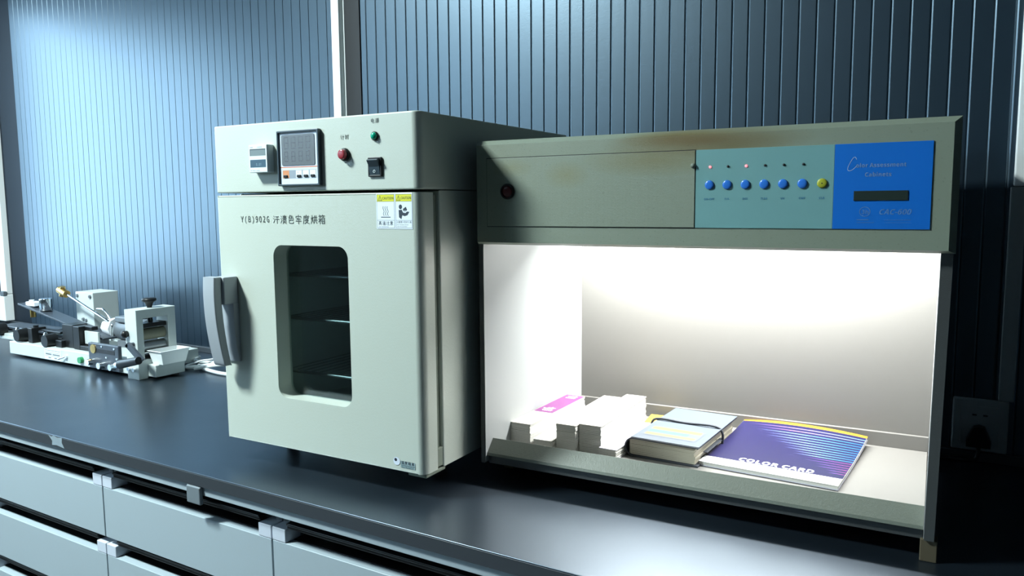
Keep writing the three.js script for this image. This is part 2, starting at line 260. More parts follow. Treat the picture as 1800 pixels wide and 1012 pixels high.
// ---------------------------------------------------------------- drying oven
{
  const t = thing('drying_oven', 'pale grey-green bench drying oven with window door and grey lever handle', 'oven', [-0.7036, BY - 0.0048, 0.6881], 0.0303);
  t.scale.set(0.98, 1.01, 1.01);
  const W = 0.4665, TOP = 0.6188, GAP = 0.4978, BOT = 0.0474, D = -0.52;
  const plan = new THREE.Shape(); plan.moveTo(0, -D); plan.lineTo(0, 0.004); plan.absarc(0.004, 0.004, 0.004, Math.PI, Math.PI * 1.5); plan.lineTo(W - 0.013, 0); plan.absarc(W - 0.013, 0.013, 0.013, -Math.PI / 2, 0); plan.lineTo(W, -D); plan.lineTo(0, -D);
  obj('control_casing', extrudeY(plan, GAP + 0.0025, TOP, 0.0022, 3), M.oven, t);
  const ring = poly([[0, BOT], [W, BOT], [W, GAP + 0.001], [0, GAP + 0.001]]); ring.holes.push(rounded(0.07, W - 0.07, 0.095, 0.45, 0.01, THREE.Path));
  obj('lower_casing', [extrudeZ(ring, D + 0.02, -0.052, 0.003, 3), box(0, W, BOT, GAP, D, D + 0.02)], M.oven, t);
  obj('door_seal', extrudeZ((() => { const s = poly([[0.006, BOT + 0.004], [W - 0.006, BOT + 0.004], [W - 0.006, GAP - 0.006], [0.006, GAP - 0.006]]); s.holes.push(rounded(0.08, W - 0.08, 0.105, 0.44, 0.01, THREE.Path)); return s; })(), -0.0515, -0.0362), M.seal, t);
  obj('hinge', [box(W - 0.006, W - 0.001, BOT + 0.003, BOT + 0.034, -0.0515, -0.0362, 0.001), box(W - 0.04, W - 0.002, BOT - 0.007, BOT - 0.001, -0.06, -0.006, 0.002)], M.seal, t);
  obj('chamber', [box(0.0702, W - 0.0702, 0.0952, 0.0972, -0.46, -0.0525, 0), box(0.0702, W - 0.0702, 0.4478, 0.4498, -0.46, -0.0525, 0), box(0.0702, 0.0722, 0.0972, 0.4478, -0.46, -0.0525, 0), box(W - 0.0722, W - 0.0702, 0.0972, 0.4478, -0.46, -0.0525, 0), box(0.0722, W - 0.0722, 0.0972, 0.4478, -0.46, -0.458, 0)], M.chamber, t);
  for (const y of [0.17, 0.27, 0.35]) {
    const g = [rod([0.076, y, -0.07], [W - 0.076, y, -0.07], 0.003, 0.003, 8), rod([0.076, y, -0.44], [W - 0.076, y, -0.44], 0.003, 0.003, 8)];
    for (let i = 0; i < 16; i++) { const x = 0.085 + i * 0.0197; g.push(rod([x, y, -0.44], [x, y, -0.07], 0.0014, 0.0014, 6)); }
    obj('wire_shelf', g, M.steel, t);
  }
  obj('sample_plate', [box(0.24, 0.36, 0.174, 0.186, -0.3, -0.12, 0.003), box(0.25, 0.35, 0.1865, 0.215, -0.28, -0.14, 0.004)], M.whitePlastic, t);
  for (const [x, z] of [[0.045, -0.12], [0.41, -0.12], [0.045, -0.42], [0.41, -0.42]]) obj('foot', rod([x, 0.0050, z], [x, BOT, z], 0.0125, 0.0115), M.rubber, t);
  // door
  const d = part('door', t), y0 = BOT, y1 = GAP - 0.0022, zd = -0.0356;
  const face = poly([[0.003, y0 + 0.003], [W - 0.014, y0 + 0.003], [W - 0.014, y1 - 0.003], [0.003, y1 - 0.003]]); face.holes.push(rounded(0.1406, 0.3152, 0.1392, 0.409, 0.021, THREE.Path));
  const q = (r) => { const s = new THREE.Shape(); s.moveTo(0, 0); s.lineTo(r, 0); s.absarc(0, 0, r, 0, Math.PI / 2); s.lineTo(0, 0); return s; };
  const fill = (r, depth) => { const s = new THREE.Shape(); s.moveTo(0, -depth); s.lineTo(r, -depth); s.lineTo(r, -r); s.absarc(0, -r, r, 0, Math.PI / 2); s.lineTo(0, -depth); return s; };   // cross-section: x outwards, y towards the viewer
  const right = extrudeY(fill(0.014, 0.0356).clone(), y0, y1).scale(1, 1, -1);
  const flip = (g) => { const p = g, a = p.attributes; for (const k of Object.keys(a)) { const s = a[k].itemSize, r = a[k].array; for (let i = 0; i < r.length; i += 3 * s) for (let c = 0; c < s; c++) { const v = r[i + s + c]; r[i + s + c] = r[i + 2 * s + c]; r[i + 2 * s + c] = v; } } return p; };
  const left = extrudeY(fill(0.003, 0.0356), y0, y1).rotateZ(Math.PI);                       // x outwards to the left, z back again
  left.scale(1, 1, -1);
  obj('door_panel', [extrudeZ(face, zd, 0), flip(right).translate(W - 0.014, 0, 0), flip(left).translate(0.003, y0 + y1, 0), box(0.003, W - 0.014, y1 - 0.0031, y1, zd, 0, 0.0025), box(0.003, W - 0.014, y0, y0 + 0.0031, zd, 0, 0.0025)], M.oven, d);
  obj('window_pane', box(0.128, 0.328, 0.127, 0.421, -0.0345, -0.0305, 0), M.glass, d);
  const grip = new THREE.Shape(); // profile drawn in (-z, y)
  const out = [[0.047, 0.352], [0.0485, 0.32], [0.047, 0.28], [0.042, 0.24], [0.034, 0.20], [0.030, 0.1905]], inn = [[0.016, 0.1905], [0.019, 0.20], [0.026, 0.24], [0.0305, 0.28], [0.032, 0.32], [0.0315, 0.352]];
  grip.moveTo(-out[0][0], out[0][1]); grip.splineThru(out.slice(1).map(([z, y]) => new THREE.Vector2(-z, y))); grip.lineTo(-inn[0][0], inn[0][1]); grip.splineThru(inn.slice(1).map(([z, y]) => new THREE.Vector2(-z, y))); grip.lineTo(-out[0][0], out[0][1]);
  obj('handle_grip', extrudeX(grip, 0.009, 0.040, 0.0022, 3), M.handle, d);
  obj('handle_mount', [box(0.014, 0.0455, 0.302, 0.351, 0.0003, 0.0312, 0.002), extrudeX(poly([[-0.0003, 0.303], [-0.013, 0.303], [-0.0125, 0.26], [-0.009, 0.22], [-0.004, 0.195], [-0.0003, 0.195]]), 0.014, 0.0465, 0.0008)], M.handle, d);
  // printing and labels on the door
  const txt = canvasTexture(1024, 96, (g) => { g.clearRect(0, 0, 1024, 96); g.strokeStyle = g.fillStyle = '#39423f'; g.font = '70px monospace'; g.lineWidth = 2; g.textBaseline = 'middle'; g.save(); g.translate(4, 50); g.scale(0.82, 1); 'Y(B)902G'.split('').forEach((c, i) => { g.fillText(c, i * 56, 0); g.strokeText(c, i * 56, 0); }); g.restore(); glyphs(g, ['han', 'zi', 'se', 'lao', 'du', 'hong', 'xiang'], 405, 11, 76, 12, 6); });
  obj('lettering', sheet(0.061, 0.2705, 0.4437, 0.4635, 0.0004), decal(txt), d);
  const warn = (second) => canvasTexture(256, 384, (g) => {
    g.fillStyle = '#dfe9f2'; g.fillRect(0, 0, 256, 384); g.fillStyle = '#d3d22c'; g.fillRect(10, 12, 236, 76); g.strokeStyle = '#3c4650'; g.lineWidth = 3; g.strokeRect(10, 12, 236, 360); g.strokeRect(10, 12, 236, 76); g.strokeRect(10, 290, 236, 82);
    g.strokeStyle = g.fillStyle = '#262c22'; g.lineWidth = 5; g.beginPath(); g.moveTo(52, 26); g.lineTo(80, 76); g.lineTo(24, 76); g.closePath(); g.stroke(); g.fillRect(50, 42, 5, 18); g.fillRect(50, 64, 5, 5);
    g.font = 'bold 40px sans-serif'; g.textBaseline = 'middle'; g.fillText('CAUTION', 86, 52, 156);
    g.strokeStyle = g.fillStyle = '#2a3540';
    if (!second) { g.lineWidth = 7; for (const x of [98, 126, 154]) { g.beginPath(); g.moveTo(x, 140); g.bezierCurveTo(x - 22, 165, x + 24, 185, x + 2, 210); g.bezierCurveTo(x - 6, 222, x + 2, 232, x + 10, 242); g.stroke(); } g.fillRect(62, 252, 132, 9); glyphs(g, ['gao', 'wen', 'zhu', 'yi'], 26, 298, 46, 6, 4.5); g.font = '15px sans-serif'; g.fillText('HIGH TEMPERATURE', 26, 359, 204); }
    else {
      g.beginPath(); g.arc(80, 146, 25, 0, 7); g.fill(); g.beginPath(); g.moveTo(52, 180); g.lineTo(100, 176); g.lineTo(112, 200); g.lineTo(150, 214); g.lineTo(176, 196); g.lineTo(212, 200); g.lineTo(182, 236); g.lineTo(140, 246); g.lineTo(106, 236); g.lineTo(92, 278); g.lineTo(56, 258); g.closePath(); g.fill();
      g.save(); g.translate(150, 180); g.rotate(-0.5); g.fillRect(-26, -26, 52, 40); g.restore(); g.fillStyle = '#dfe9f2'; g.beginPath(); g.moveTo(118, 206); g.lineTo(150, 180); g.lineTo(154, 186); g.lineTo(124, 212); g.fill();
      g.fillStyle = '#2a3540'; glyphs(g, ['zhu', 'yi', 'du', 'han', 'se', 'shi', 'ji', 'gao'], 18, 296, 26, 2, 2.2); g.font = '14px sans-serif'; g.fillText('READ THE MANUAL BEFORE', 20, 338, 214); g.fillText('USING THIS EQUIPMENT', 20, 357, 214);
    }
  });
  obj('caution_label', sheet(0.3797, 0.4178, 0.4388, 0.4945, 0.0005), printed(warn(false)), d);
  obj('caution_label', sheet(0.4182, 0.4525, 0.4388, 0.4945, 0.0005), printed(warn(true)), d);
  const badge = canvasTexture(256, 96, (g) => { g.clearRect(0, 0, 256, 96); g.fillStyle = '#cfd9e6'; g.beginPath(); g.arc(44, 40, 38, 0, 7); g.fill(); g.fillStyle = '#1c2430'; g.beginPath(); g.arc(34, 28, 15, 0, 7); g.fill(); g.fillStyle = '#8fa3a6'; g.fillRect(88, 30, 160, 62); g.strokeStyle = '#1d2c34'; glyphs(g, ['wen', 'du', 'xiang', 'gao'], 94, 28, 32, 6, 4); g.fillStyle = '#1d3a3c'; g.fillRect(94, 66, 150, 5); g.font = 'bold 22px sans-serif'; g.fillText('INSTRUMENT', 96, 90, 150); });
  obj('badge', sheet(0.4005, 0.4485, 0.0535, 0.0705, 0.0006), decal(badge), d);
  // control panel
  const tm = part('timer', t);
  obj('timer_case', box(0.107, 0.1525, 0.5335, 0.5805, 0.0002, 0.0155, 0.0012), M.instrument, tm);
  obj('timer_face', sheet(0.1078, 0.1518, 0.5342, 0.5798, 0.0158), printed(canvasTexture(256, 256, (g) => { g.fillStyle = '#d3e2e8'; g.fillRect(0, 0, 256, 256); g.fillStyle = '#5b3f46'; g.font = 'bold 15px sans-serif'; g.fillText('TIMER', 14, 26); g.fillStyle = '#586670'; g.fillText('COUNTER', 120, 26); g.fillText('SET  RESET  HOURS', 16, 246); g.fillStyle = '#6f7d80'; g.fillRect(14, 36, 226, 66); g.fillStyle = '#2f3b40'; g.fillRect(14, 36, 226, 9); g.fillRect(14, 36, 9, 66); g.fillStyle = '#2f5063'; g.fillRect(14, 138, 226, 74); g.fillStyle = '#7d98a6'; g.font = '34px monospace'; g.fillText('0.01', 96, 196); })), tm);
  const ct = part('temperature_controller', t);
  obj('controller_frame', extrudeZ((() => { const s = rounded(0.1672, 0.2646, 0.5095, 0.6018, 0.002); s.holes.push(rounded(0.1708, 0.2606, 0.5128, 0.5982, 0.001, THREE.Path)); return s; })(), 0.0002, 0.0075, 0.0008), M.bezel, ct);
  obj('controller_face', sheet(0.1706, 0.2608, 0.5126, 0.5984, 0.0045), printed(canvasTexture(512, 512, (g) => {
    g.fillStyle = '#cfdcea'; g.fillRect(0, 0, 512, 512); g.fillStyle = '#c0602c'; g.fillRect(0, 339, 512, 9); g.fillStyle = '#8f9aa6'; g.fillRect(34, 372, 448, 84); g.fillStyle = '#cf8a5e'; g.fillRect(38, 374, 84, 78);
    for (const x of [212, 304, 396]) { g.fillStyle = '#dfe8f2'; g.fillRect(x, 376, 78, 74); g.fillStyle = '#3a444e'; g.font = 'bold 22px sans-serif'; g.fillText(x === 212 ? '«' : x === 304 ? '▼' : '▲', x + 22, 402); }
  })), ct);
  obj('display', extrudeZ(rounded(0.1765, 0.2535, 0.5437, 0.5945, 0.003), 0.0046, 0.0054), std(lin(0.115, 0.13, 0.145), 0.3), ct);
  obj('display_digits', sheet(0.178, 0.252, 0.546, 0.593, 0.0058), decal(canvasTexture(512, 300, (g) => { g.clearRect(0, 0, 512, 300); g.strokeStyle = 'rgba(92,100,104,0.4)'; g.lineWidth = 10; for (let i = 0; i < 4; i++) for (const [yy, s] of [[18, 1], [170, 0.85]]) { const x = 40 + i * 118, w = 64 * s, h = 118 * s; g.strokeRect(x, yy, w, h); g.beginPath(); g.moveTo(x, yy + h / 2); g.lineTo(x + w, yy + h / 2); g.stroke(); } })), ct);
  for (const x of [0.184, 0.2156, 0.2315, 0.2474]) obj('key', box(x - 0.0045, x + 0.0045, 0.5238, 0.528, 0.0046, 0.0064, 0.0008), M.black, ct);
  const rb = part('timing_button', t);
  obj('button_bezel', facing(lathe([[0.0085, 0.0002], [0.0105, 0.0002], [0.0105, 0.003], [0.0085, 0.005], [0.0078, 0.0045]])).translate(0.3165, 0.5575, 0), M.black, rb);
  obj('button_cap', facing(lathe([[0.0079, 0.0004], [0.0079, 0.0095], [0.007, 0.0108], [0.0045, 0.0113], [0.0001, 0.0113]])).translate(0.3165, 0.5575, 0), M.red, rb);
  const gl = part('power_light', t);
  obj('light_ring', facing(lathe([[0.0055, 0.0002], [0.0072, 0.0002], [0.0072, 0.0025], [0.0058, 0.0032]])).translate(0.3808, 0.584, 0), M.black, gl);
  obj('light_lens', facing(lathe([[0.0058, 0.0004], [0.0058, 0.004], [0.0045, 0.0062], [0.0022, 0.0072], [0.0001, 0.0074]])).translate(0.3808, 0.584, 0), M.green, gl);
  const sw = part('power_switch', t);
  obj('switch_frame', extrudeZ((() => { const s = rounded(0.3668, 0.3945, 0.5208, 0.5512, 0.0012); s.holes.push(rounded(0.3695, 0.3915, 0.5235, 0.5485, 0.0005, THREE.Path)); return s; })(), 0.0002, 0.0034, 0.0006), M.black, sw);
  obj('rocker', extrudeX(poly([[-0.0003, 0.5238], [-0.003, 0.5238], [-0.0045, 0.536], [-0.0105, 0.5462], [-0.0085, 0.5482], [-0.0003, 0.5482]]), 0.3698, 0.3912, 0.0004), M.bezel, sw);
  obj('switch_mark', facing(lathe([[0.0017, 0], [0.0023, 0], [0.0023, 0.0003], [0.0017, 0.0003]])).rotateX(-0.13).translate(0.3804, 0.5291, 0.0041), M.instrument, sw);
  obj('lettering', sheet(0.306, 0.3275, 0.5805, 0.5905, 0.0004), decal(canvasTexture(128, 60, (g) => { g.clearRect(0, 0, 128, 60); g.strokeStyle = '#3a4442'; glyphs(g, ['ji', 'shi'], 6, 4, 52, 8, 4); })), t);
  obj('lettering', sheet(0.371, 0.3915, 0.603, 0.6125, 0.0004), decal(canvasTexture(128, 60, (g) => { g.clearRect(0, 0, 128, 60); g.strokeStyle = '#3a4442'; glyphs(g, ['dian', 'yuan'], 6, 4, 52, 8, 4); })), t);
}

// ---------------------------------------------------------------- lit colour viewing booth
const BSIZE = 0.985, BOX = [-0.2253, BY + 0.0071, 0.5593], BTURN = 0.0439;
function booth(name, label, category, x, y, z, turn = 0, group) {   // a thing standing in the booth, in the booth's own axes
  const p = V(x, y, z).multiplyScalar(BSIZE).applyAxisAngle(V(0, 1, 0), BTURN);
  const t = thing(name, label, category, [BOX[0] + p.x, BOX[1] + p.y, BOX[2] + p.z], BTURN + turn, group);
  t.scale.setScalar(BSIZE); return t;
}
{
  const t = thing('viewing_booth', 'beige colour assessment light booth with blue label, buttons and lit open front', 'light booth', BOX, BTURN);
  t.scale.setScalar(BSIZE);
  const W = 0.71, HB = 0.4086, HT = 0.5816, ZB = -0.4356, ZE = ZB - 0.012;
  const stain = canvasTexture(1024, 256, (g, w, h) => {
    g.fillStyle = '#808a7a'; g.fillRect(0, 0, w, h);
    const blot = (x, y, rx, ry, c) => { g.save(); g.translate(x, y); g.scale(rx, ry); const q = g.createRadialGradient(0, 0, 0, 0, 0, 1); q.addColorStop(0, c); q.addColorStop(1, c.replace(/[\d.]+\)$/, '0)')); g.fillStyle = q; g.fillRect(-1, -1, 2, 2); g.restore(); };
    blot(560, 26, 230, 34, 'rgba(92,72,34,0.75)'); blot(500, 18, 140, 20, 'rgba(100,78,30,0.6)'); blot(460, 62, 180, 40, 'rgba(112,98,52,0.5)'); blot(250, 90, 60, 36, 'rgba(122,112,62,0.35)'); blot(620, 40, 120, 30, 'rgba(96,84,44,0.5)'); blot(110, 70, 60, 24, 'rgba(122,116,70,0.3)');
    for (let i = 0; i < 900; i++) { g.fillStyle = `rgba(60,64,52,${0.1 + 0.25 * rnd()})`; g.fillRect(rnd() * w, rnd() * h, 1.6, 1.4); }
  });
  const face = std(0xffffff, 0.45, { map: stain, bumpMap: peelFine, bumpScale: 0.0002 });
  // header plate: back rectangle at the rim, front face set in by the bevel
  const b = 0.0085, zr = -0.0171;
  const C = [[0, HB, zr], [W, HB, zr], [W, HT, zr], [0, HT, zr]], F = [[b, HB + 0.0045, 0], [W - b, HB + 0.0045, 0], [W - b, HT - b, 0], [b, HT - b, 0]];
  const quads = [F, [C[3], F[3], F[2], C[2]], [F[0], C[0], C[1], F[1]], [C[0], F[0], F[3], C[3]], [F[1], C[1], C[2], F[2]], [C[1], C[0], C[3], C[2]]];
  const pos = [], uv = []; for (const [p, q, r, s] of quads) for (const v of [p, q, r, p, r, s]) { pos.push(...v); uv.push(v[0] / W, (v[1] - HB) / (HT - HB)); }
  const hg = new THREE.BufferGeometry(); hg.setAttribute('position', new THREE.Float32BufferAttribute(pos, 3)); hg.setAttribute('uv', new THREE.Float32BufferAttribute(uv, 2)); hg.computeVertexNormals(); hg.userData.keepUV = true;
  obj('header', hg, face, t);
  obj('header_return', box(0.0085, W - 0.018, HB, HB + 0.006, zr - 0.03, zr, 0.001), M.boothInside, t);
  // shell
  obj('side_panel', box(0, 0.0081, 0.024, HT - 0.001, ZE, zr - 0.0002, 0.0006), M.boothDark, t);
  obj('side_panel', hexa([[0.6905, 0.024, zr - 0.0002], [0.7025, 0.024, zr - 0.0002], [0.7025, 0.024, ZE], [0.6925, 0.024, ZE], [0.6955, HT - 0.001, zr - 0.0002], [W, HT - 0.001, zr - 0.0002], [W, HT - 0.001, ZE], [0.6955, HT - 0.001, ZE]]), M.boothDark, t);
  obj('top_panel', box(0.0082, 0.6952, HT - 0.011, HT - 0.001, ZE, zr - 0.0003, 0.0006), M.booth, t);
  obj('interior_back', box(0.0094, 0.693, 0.026, 0.4949, ZB - 0.002, ZB, 0), M.boothInside, t);
  obj('interior_side', box(0.0083, 0.0093, 0.026, 0.4949, ZB, -0.0176, 0), M.boothSideLit, t);
  obj('interior_side', hexa([[0.6895, 0.026, -0.0176], [0.6903, 0.026, -0.0176], [0.6918, 0.026, ZB], [0.691, 0.026, ZB], [0.6945, 0.4949, -0.0176], [0.6953, 0.4949, -0.0176], [0.6953, 0.4949, ZB], [0.6945, 0.4949, ZB]]), M.boothSideLit, t);
  obj('lamp_reflector', box(0.0083, 0.6945, 0.495, 0.4965, ZB, zr - 0.0005, 0), M.whitePlastic, t);
  obj('back_panel', box(0.0082, 0.692, 0.024, HT - 0.012, ZE, ZB - 0.0025, 0), M.boothDark, t);
  obj('tray_floor', box(0.0094, 0.6895, 0.0225, 0.0266, ZB + 0.0005, -0.046, 0), M.boothInside, t);
  obj('tray_back_lip', box(0.0094, 0.6905, 0.0266, 0.0531, ZB + 0.0006, -0.4265, 0.0006), M.boothInside, t);
  obj('tray_front_lip', extrudeX(poly([[0.0448, 0.0225], [0.0448, 0.0618], [0.0425, 0.0625], [0.0225, 0.0415], [0.0205, 0.0372], [0.0225, 0.0365], [0.029, 0.0365], [0.029, 0.0225]]), 0.0095, 0.6893, 0.0004), M.booth, t);
  obj('plinth', box(0.0095, 0.6893, 0.0215, 0.0352, -0.05, -0.0275, 0.001), M.boothDark, t);
  for (const [x, z] of [[0.686, -0.022], [0.004, -0.09], [0.683, -0.42], [0.004, -0.42]]) obj('foot', box(x, x + 0.021, -0.0071, 0.0236, z - 0.02, z, 0.0015), M.rust, t);
  // cover plate, power switch
  const cg = box(0.0289, 0.3776, 0.4400, 0.5508, 0.0004, 0.0018, 0.0007), cp = cg.attributes.position, cu = new Float32Array(cp.count * 2);
  for (let i = 0; i < cp.count; i++) { cu[2 * i] = cp.getX(i) / W; cu[2 * i + 1] = (cp.getY(i) - HB) / (HT - HB); }
  cg.setAttribute('uv', new THREE.BufferAttribute(cu, 2)); cg.userData.keepUV = true;
  obj('cover_plate', cg, face, t);
  obj('cover_gap', [box(0.0278, 0.3786, 0.4388, 0.5520, 0.0001, 0.0003, 0)], M.hole, t);
  obj('screw', facing(lathe([[0.0036, 0], [0.0036, 0.002], [0.0022, 0.004], [0.0001, 0.0044]])).translate(0.3750, 0.529, 0.0014), M.seal, t);
  const sw = part('rocker_switch', t);
  obj('switch_bezel', facing(lathe([[0.0095, 0.0014], [0.0128, 0.0014], [0.0128, 0.0042], [0.0105, 0.0056], [0.0095, 0.0045]])).translate(0.0685, 0.4968, 0), M.black, sw);
  obj('rocker', facing(lathe([[0.0096, 0.0016], [0.0096, 0.004], [0.006, 0.0052], [0.0001, 0.0052]])).rotateX(0.12).translate(0.0685, 0.4968, 0.0005), M.redDark, sw);
  // label panels
  const keysX = [0.3988, 0.4239, 0.4492, 0.4747, 0.4997, 0.5249, 0.5499], LX0 = 0.3788, LXM = 0.5643, LX1 = 0.6796, LY0 = 0.4397, LY1 = 0.5512;
  const kp = part('key_panel', t);
  obj('key_plate', box(LX0, LXM, LY0, LY1, 0.0003, 0.0014, 0.0003), std(lin(0.165, 0.345, 0.345), 0.4), kp);
  obj('key_legend', sheet(LX0 + 0.001, LXM - 0.001, LY0 + 0.001, LY1 - 0.001, 0.0017), decal(canvasTexture(1024, 640, (g, w, h) => {
    g.clearRect(0, 0, w, h); g.fillStyle = '#4a86a4'; g.font = 'bold 23px sans-serif'; g.textAlign = 'center';
    ['ON-OFF', 'F/A', 'D65', 'TL84', 'UV', 'CWF', 'CLR'].forEach((s, i) => g.fillText(s, (keysX[i] - LX0 - 0.001) / (LXM - LX0 - 0.002) * w, (LY1 - 0.001 - 0.4795) / (LY1 - LY0 - 0.002) * h));
  })), kp);
  keysX.forEach((x, i) => {
    const y = 0.5011 - i * 0.0001;
    const k = obj('key', facing(lathe([[0.0064, 0.0001], [0.0064, 0.0012], [0.0056, 0.0021], [0.0035, 0.0026], [0.0001, 0.0027]])).translate(x, y, 0.0014), i === 6 ? M.yellowKey : M.blueKey, kp);
    if (i === 6) { k.userData.label = 'yellow round key'; obj('key_dot', facing(lathe([[0.0008, 0], [0.0008, 0.0004], [0.0001, 0.0005]])).translate(x, y, 0.0039), M.hole, kp); }
    if (i < 6) { const l = obj('indicator_light', facing(lathe([[0.0017, 0], [0.0017, 0.0008], [0.0012, 0.0014], [0.0001, 0.0016]])).translate(x + 0.0006, 0.5266, 0.0014), i === 0 || i === 2 ? M.ledOn : M.hole, kp); if (i === 0 || i === 2) l.userData.label = 'glowing red indicator light'; }
  });
  const bp = part('name_panel', t);
  obj('name_plate', box(LXM + 0.0002, LX1, LY0, LY1, 0.0003, 0.0014, 0.0003), std(lin(0.003, 0.14, 0.56), 0.4), bp);
  obj('name_legend', sheet(LXM + 0.001, LX1 - 0.001, LY0 + 0.001, LY1 - 0.001, 0.0017), decal(canvasTexture(1024, 1008, (g, w, h) => {
    g.clearRect(0, 0, w, h); const px = (x) => (x - LXM - 0.001) / (LX1 - LXM - 0.002) * w, py = (y) => (LY1 - 0.001 - y) / (LY1 - LY0 - 0.002) * h;
    g.fillStyle = 'rgba(112,146,186,0.8)'; g.strokeStyle = 'rgba(170,190,215,0.75)'; g.lineWidth = 7; g.beginPath(); g.moveTo(px(0.5912), py(0.5305)); g.bezierCurveTo(px(0.589), py(0.538), px(0.5855), py(0.531), px(0.582), py(0.523)); g.bezierCurveTo(px(0.578), py(0.514), px(0.585), py(0.514), px(0.591), py(0.5215)); g.stroke();
    g.font = 'bold 68px sans-serif'; g.textBaseline = 'middle'; g.fillText('olor Assessment', px(0.5905), py(0.5225), px(0.667) - px(0.5905)); g.fillText('Cabinets', px(0.6015), py(0.5105), px(0.6445) - px(0.6015));
    g.fillStyle = g.strokeStyle = 'rgba(92,140,196,0.75)'; g.lineWidth = 8; g.beginPath(); g.arc(px(0.6035), py(0.4625), 56, 0, 7); g.stroke(); g.font = 'bold 70px sans-serif'; g.fillText('3h', px(0.5995), py(0.462)); g.font = 'bold italic 88px sans-serif'; g.fillText('CAC-600', px(0.6195), py(0.462), px(0.6595) - px(0.6195));
    g.font = 'bold 24px sans-serif'; g.fillRect(px(0.594), py(0.4525), 130, 10); g.fillRect(px(0.594), py(0.4485), 190, 5); g.fillStyle = 'rgba(92,140,196,0.4)'; g.fillRect(px(0.627), py(0.452), 280, 7); g.fillRect(px(0.627), py(0.4485), 280, 5);
  })), bp);
  obj('display_window', box(0.5893, 0.6534, 0.4768, 0.4896, 0.0012, 0.0024, 0.0004), M.lcd, bp);
  // lamp: two tubes under a white reflector, hidden by the header
  const lamp = part('lamp', t);
  for (const z of [-0.345, -0.395]) obj('lamp_tube', rod([0.08, 0.478, z], [0.63, 0.478, z], 0.008), std(lin(0.95, 0.95, 0.95), 0.4, { emissive: BOOTH_TINT, emissiveIntensity: 12 }), lamp);
  for (const x of [0.068, 0.63]) obj('lamp_holder', box(x, x + 0.012, 0.462, 0.4945, -0.415, -0.325, 0.002), M.whitePlastic, lamp);
  const l = new THREE.RectAreaLight(BOOTH_TINT, BOOTH_GLOW, 0.6, 0.09); l.name = 'lamp_light'; l.position.set(0.355, 0.462, -0.355); l.rotation.x = -Math.PI / 2 + 0.42; l.castShadow = true; lamp.add(l);
}
// what lies in the booth
const FL = 0.0268;
function fanDeck(name, label, x, z, w, len, h, turn, coverMat, print) {
  const t = booth(name, label, 'swatch book', x, FL, z, turn, 'swatch books in the booth');
  const pages = [], n = Math.max(8, Math.round(h / 0.0032)), dh = (h - 0.002) / n;
  for (let i = 0; i < n; i++) pages.push(box(-w / 2 + 0.001 * rnd(), w / 2 - 0.0022 * rnd(), 0.001 + i * dh, 0.001 + (i + 1) * dh - 0.0003, -len / 2 + 0.003 * rnd(), len / 2 - 0.0008 * rnd(), 0));
  obj('pages', pages, M.paper, t);
  obj('back_cover', box(-w / 2, w / 2, 0, 0.0009, -len / 2, len / 2, 0.0003), coverMat, t);
  obj('front_cover', extrudeY(rounded(-w / 2, w / 2, -len / 2, len / 2, 0.003), h - 0.0011, h), coverMat, t);
  obj('rivet', lathe([[0.003, h], [0.003, h + 0.0006], [0.0001, h + 0.001]]).translate(0, 0, len / 2 - 0.012), M.chrome, t);
  if (print) { const g = new THREE.PlaneGeometry(w - 0.002, len * print[1]).rotateX(-Math.PI / 2).translate(0, h + 0.0003, -len / 2 + len * print[1] / 2 + 0.002); g.userData.keepUV = true; obj('cover_print', g, printed(print[0], { roughness: 0.4 }), t); }
  return t;
}
const pinkPrint = canvasTexture(256, 768, (g, w, h) => { g.fillStyle = '#6c3266'; g.fillRect(0, 0, w, h); g.strokeStyle = '#d8c8d4'; g.lineWidth = 12; g.lineCap = 'round'; const mark = (x, y) => { for (let i = 0; i < 5; i++) { g.beginPath(); g.moveTo(x + i * 26, y + 26 * rnd()); g.lineTo(x + i * 26 + 14, y + 40); g.stroke(); } g.beginPath(); g.moveTo(x, y + 20); g.lineTo(x + 125, y + 14); g.stroke(); }; mark(60, 40); mark(60, 100); mark(50, 600); mark(70, 660); g.beginPath(); g.moveTo(140, 560); g.lineTo(140, 640); g.moveTo(100, 590); g.lineTo(190, 590); g.stroke(); });
fanDeck('swatch_book', 'swatch book with pink cover end, leftmost in the lit booth', 0.0335, -0.226, 0.043, 0.236, 0.0485, -0.03, M.cream, [pinkPrint, 0.62]);
fanDeck('swatch_book', 'low white swatch book between the pink-ended one and the cream ones', 0.0752, -0.222, 0.037, 0.226, 0.0225, -0.01, M.paper);
fanDeck('swatch_book', 'narrow cream swatch book left of the tallest one in the booth', 0.1155, -0.238, 0.0395, 0.232, 0.0532, 0, M.cream);
fanDeck('swatch_book', 'tallest thick cream swatch book with uneven page edges', 0.1575, -0.257, 0.0435, 0.245, 0.0545, 0.0, M.cream);
fanDeck('swatch_book', 'low lavender swatch book between the cream stack and the notebook', 0.1985, -0.222, 0.034, 0.19, 0.0185, -0.05, M.lavender);
fanDeck('swatch_book', 'small yellow-tipped swatch book behind the tallest cream one', 0.203, -0.375, 0.04, 0.075, 0.010, 0.1, M.yellow);
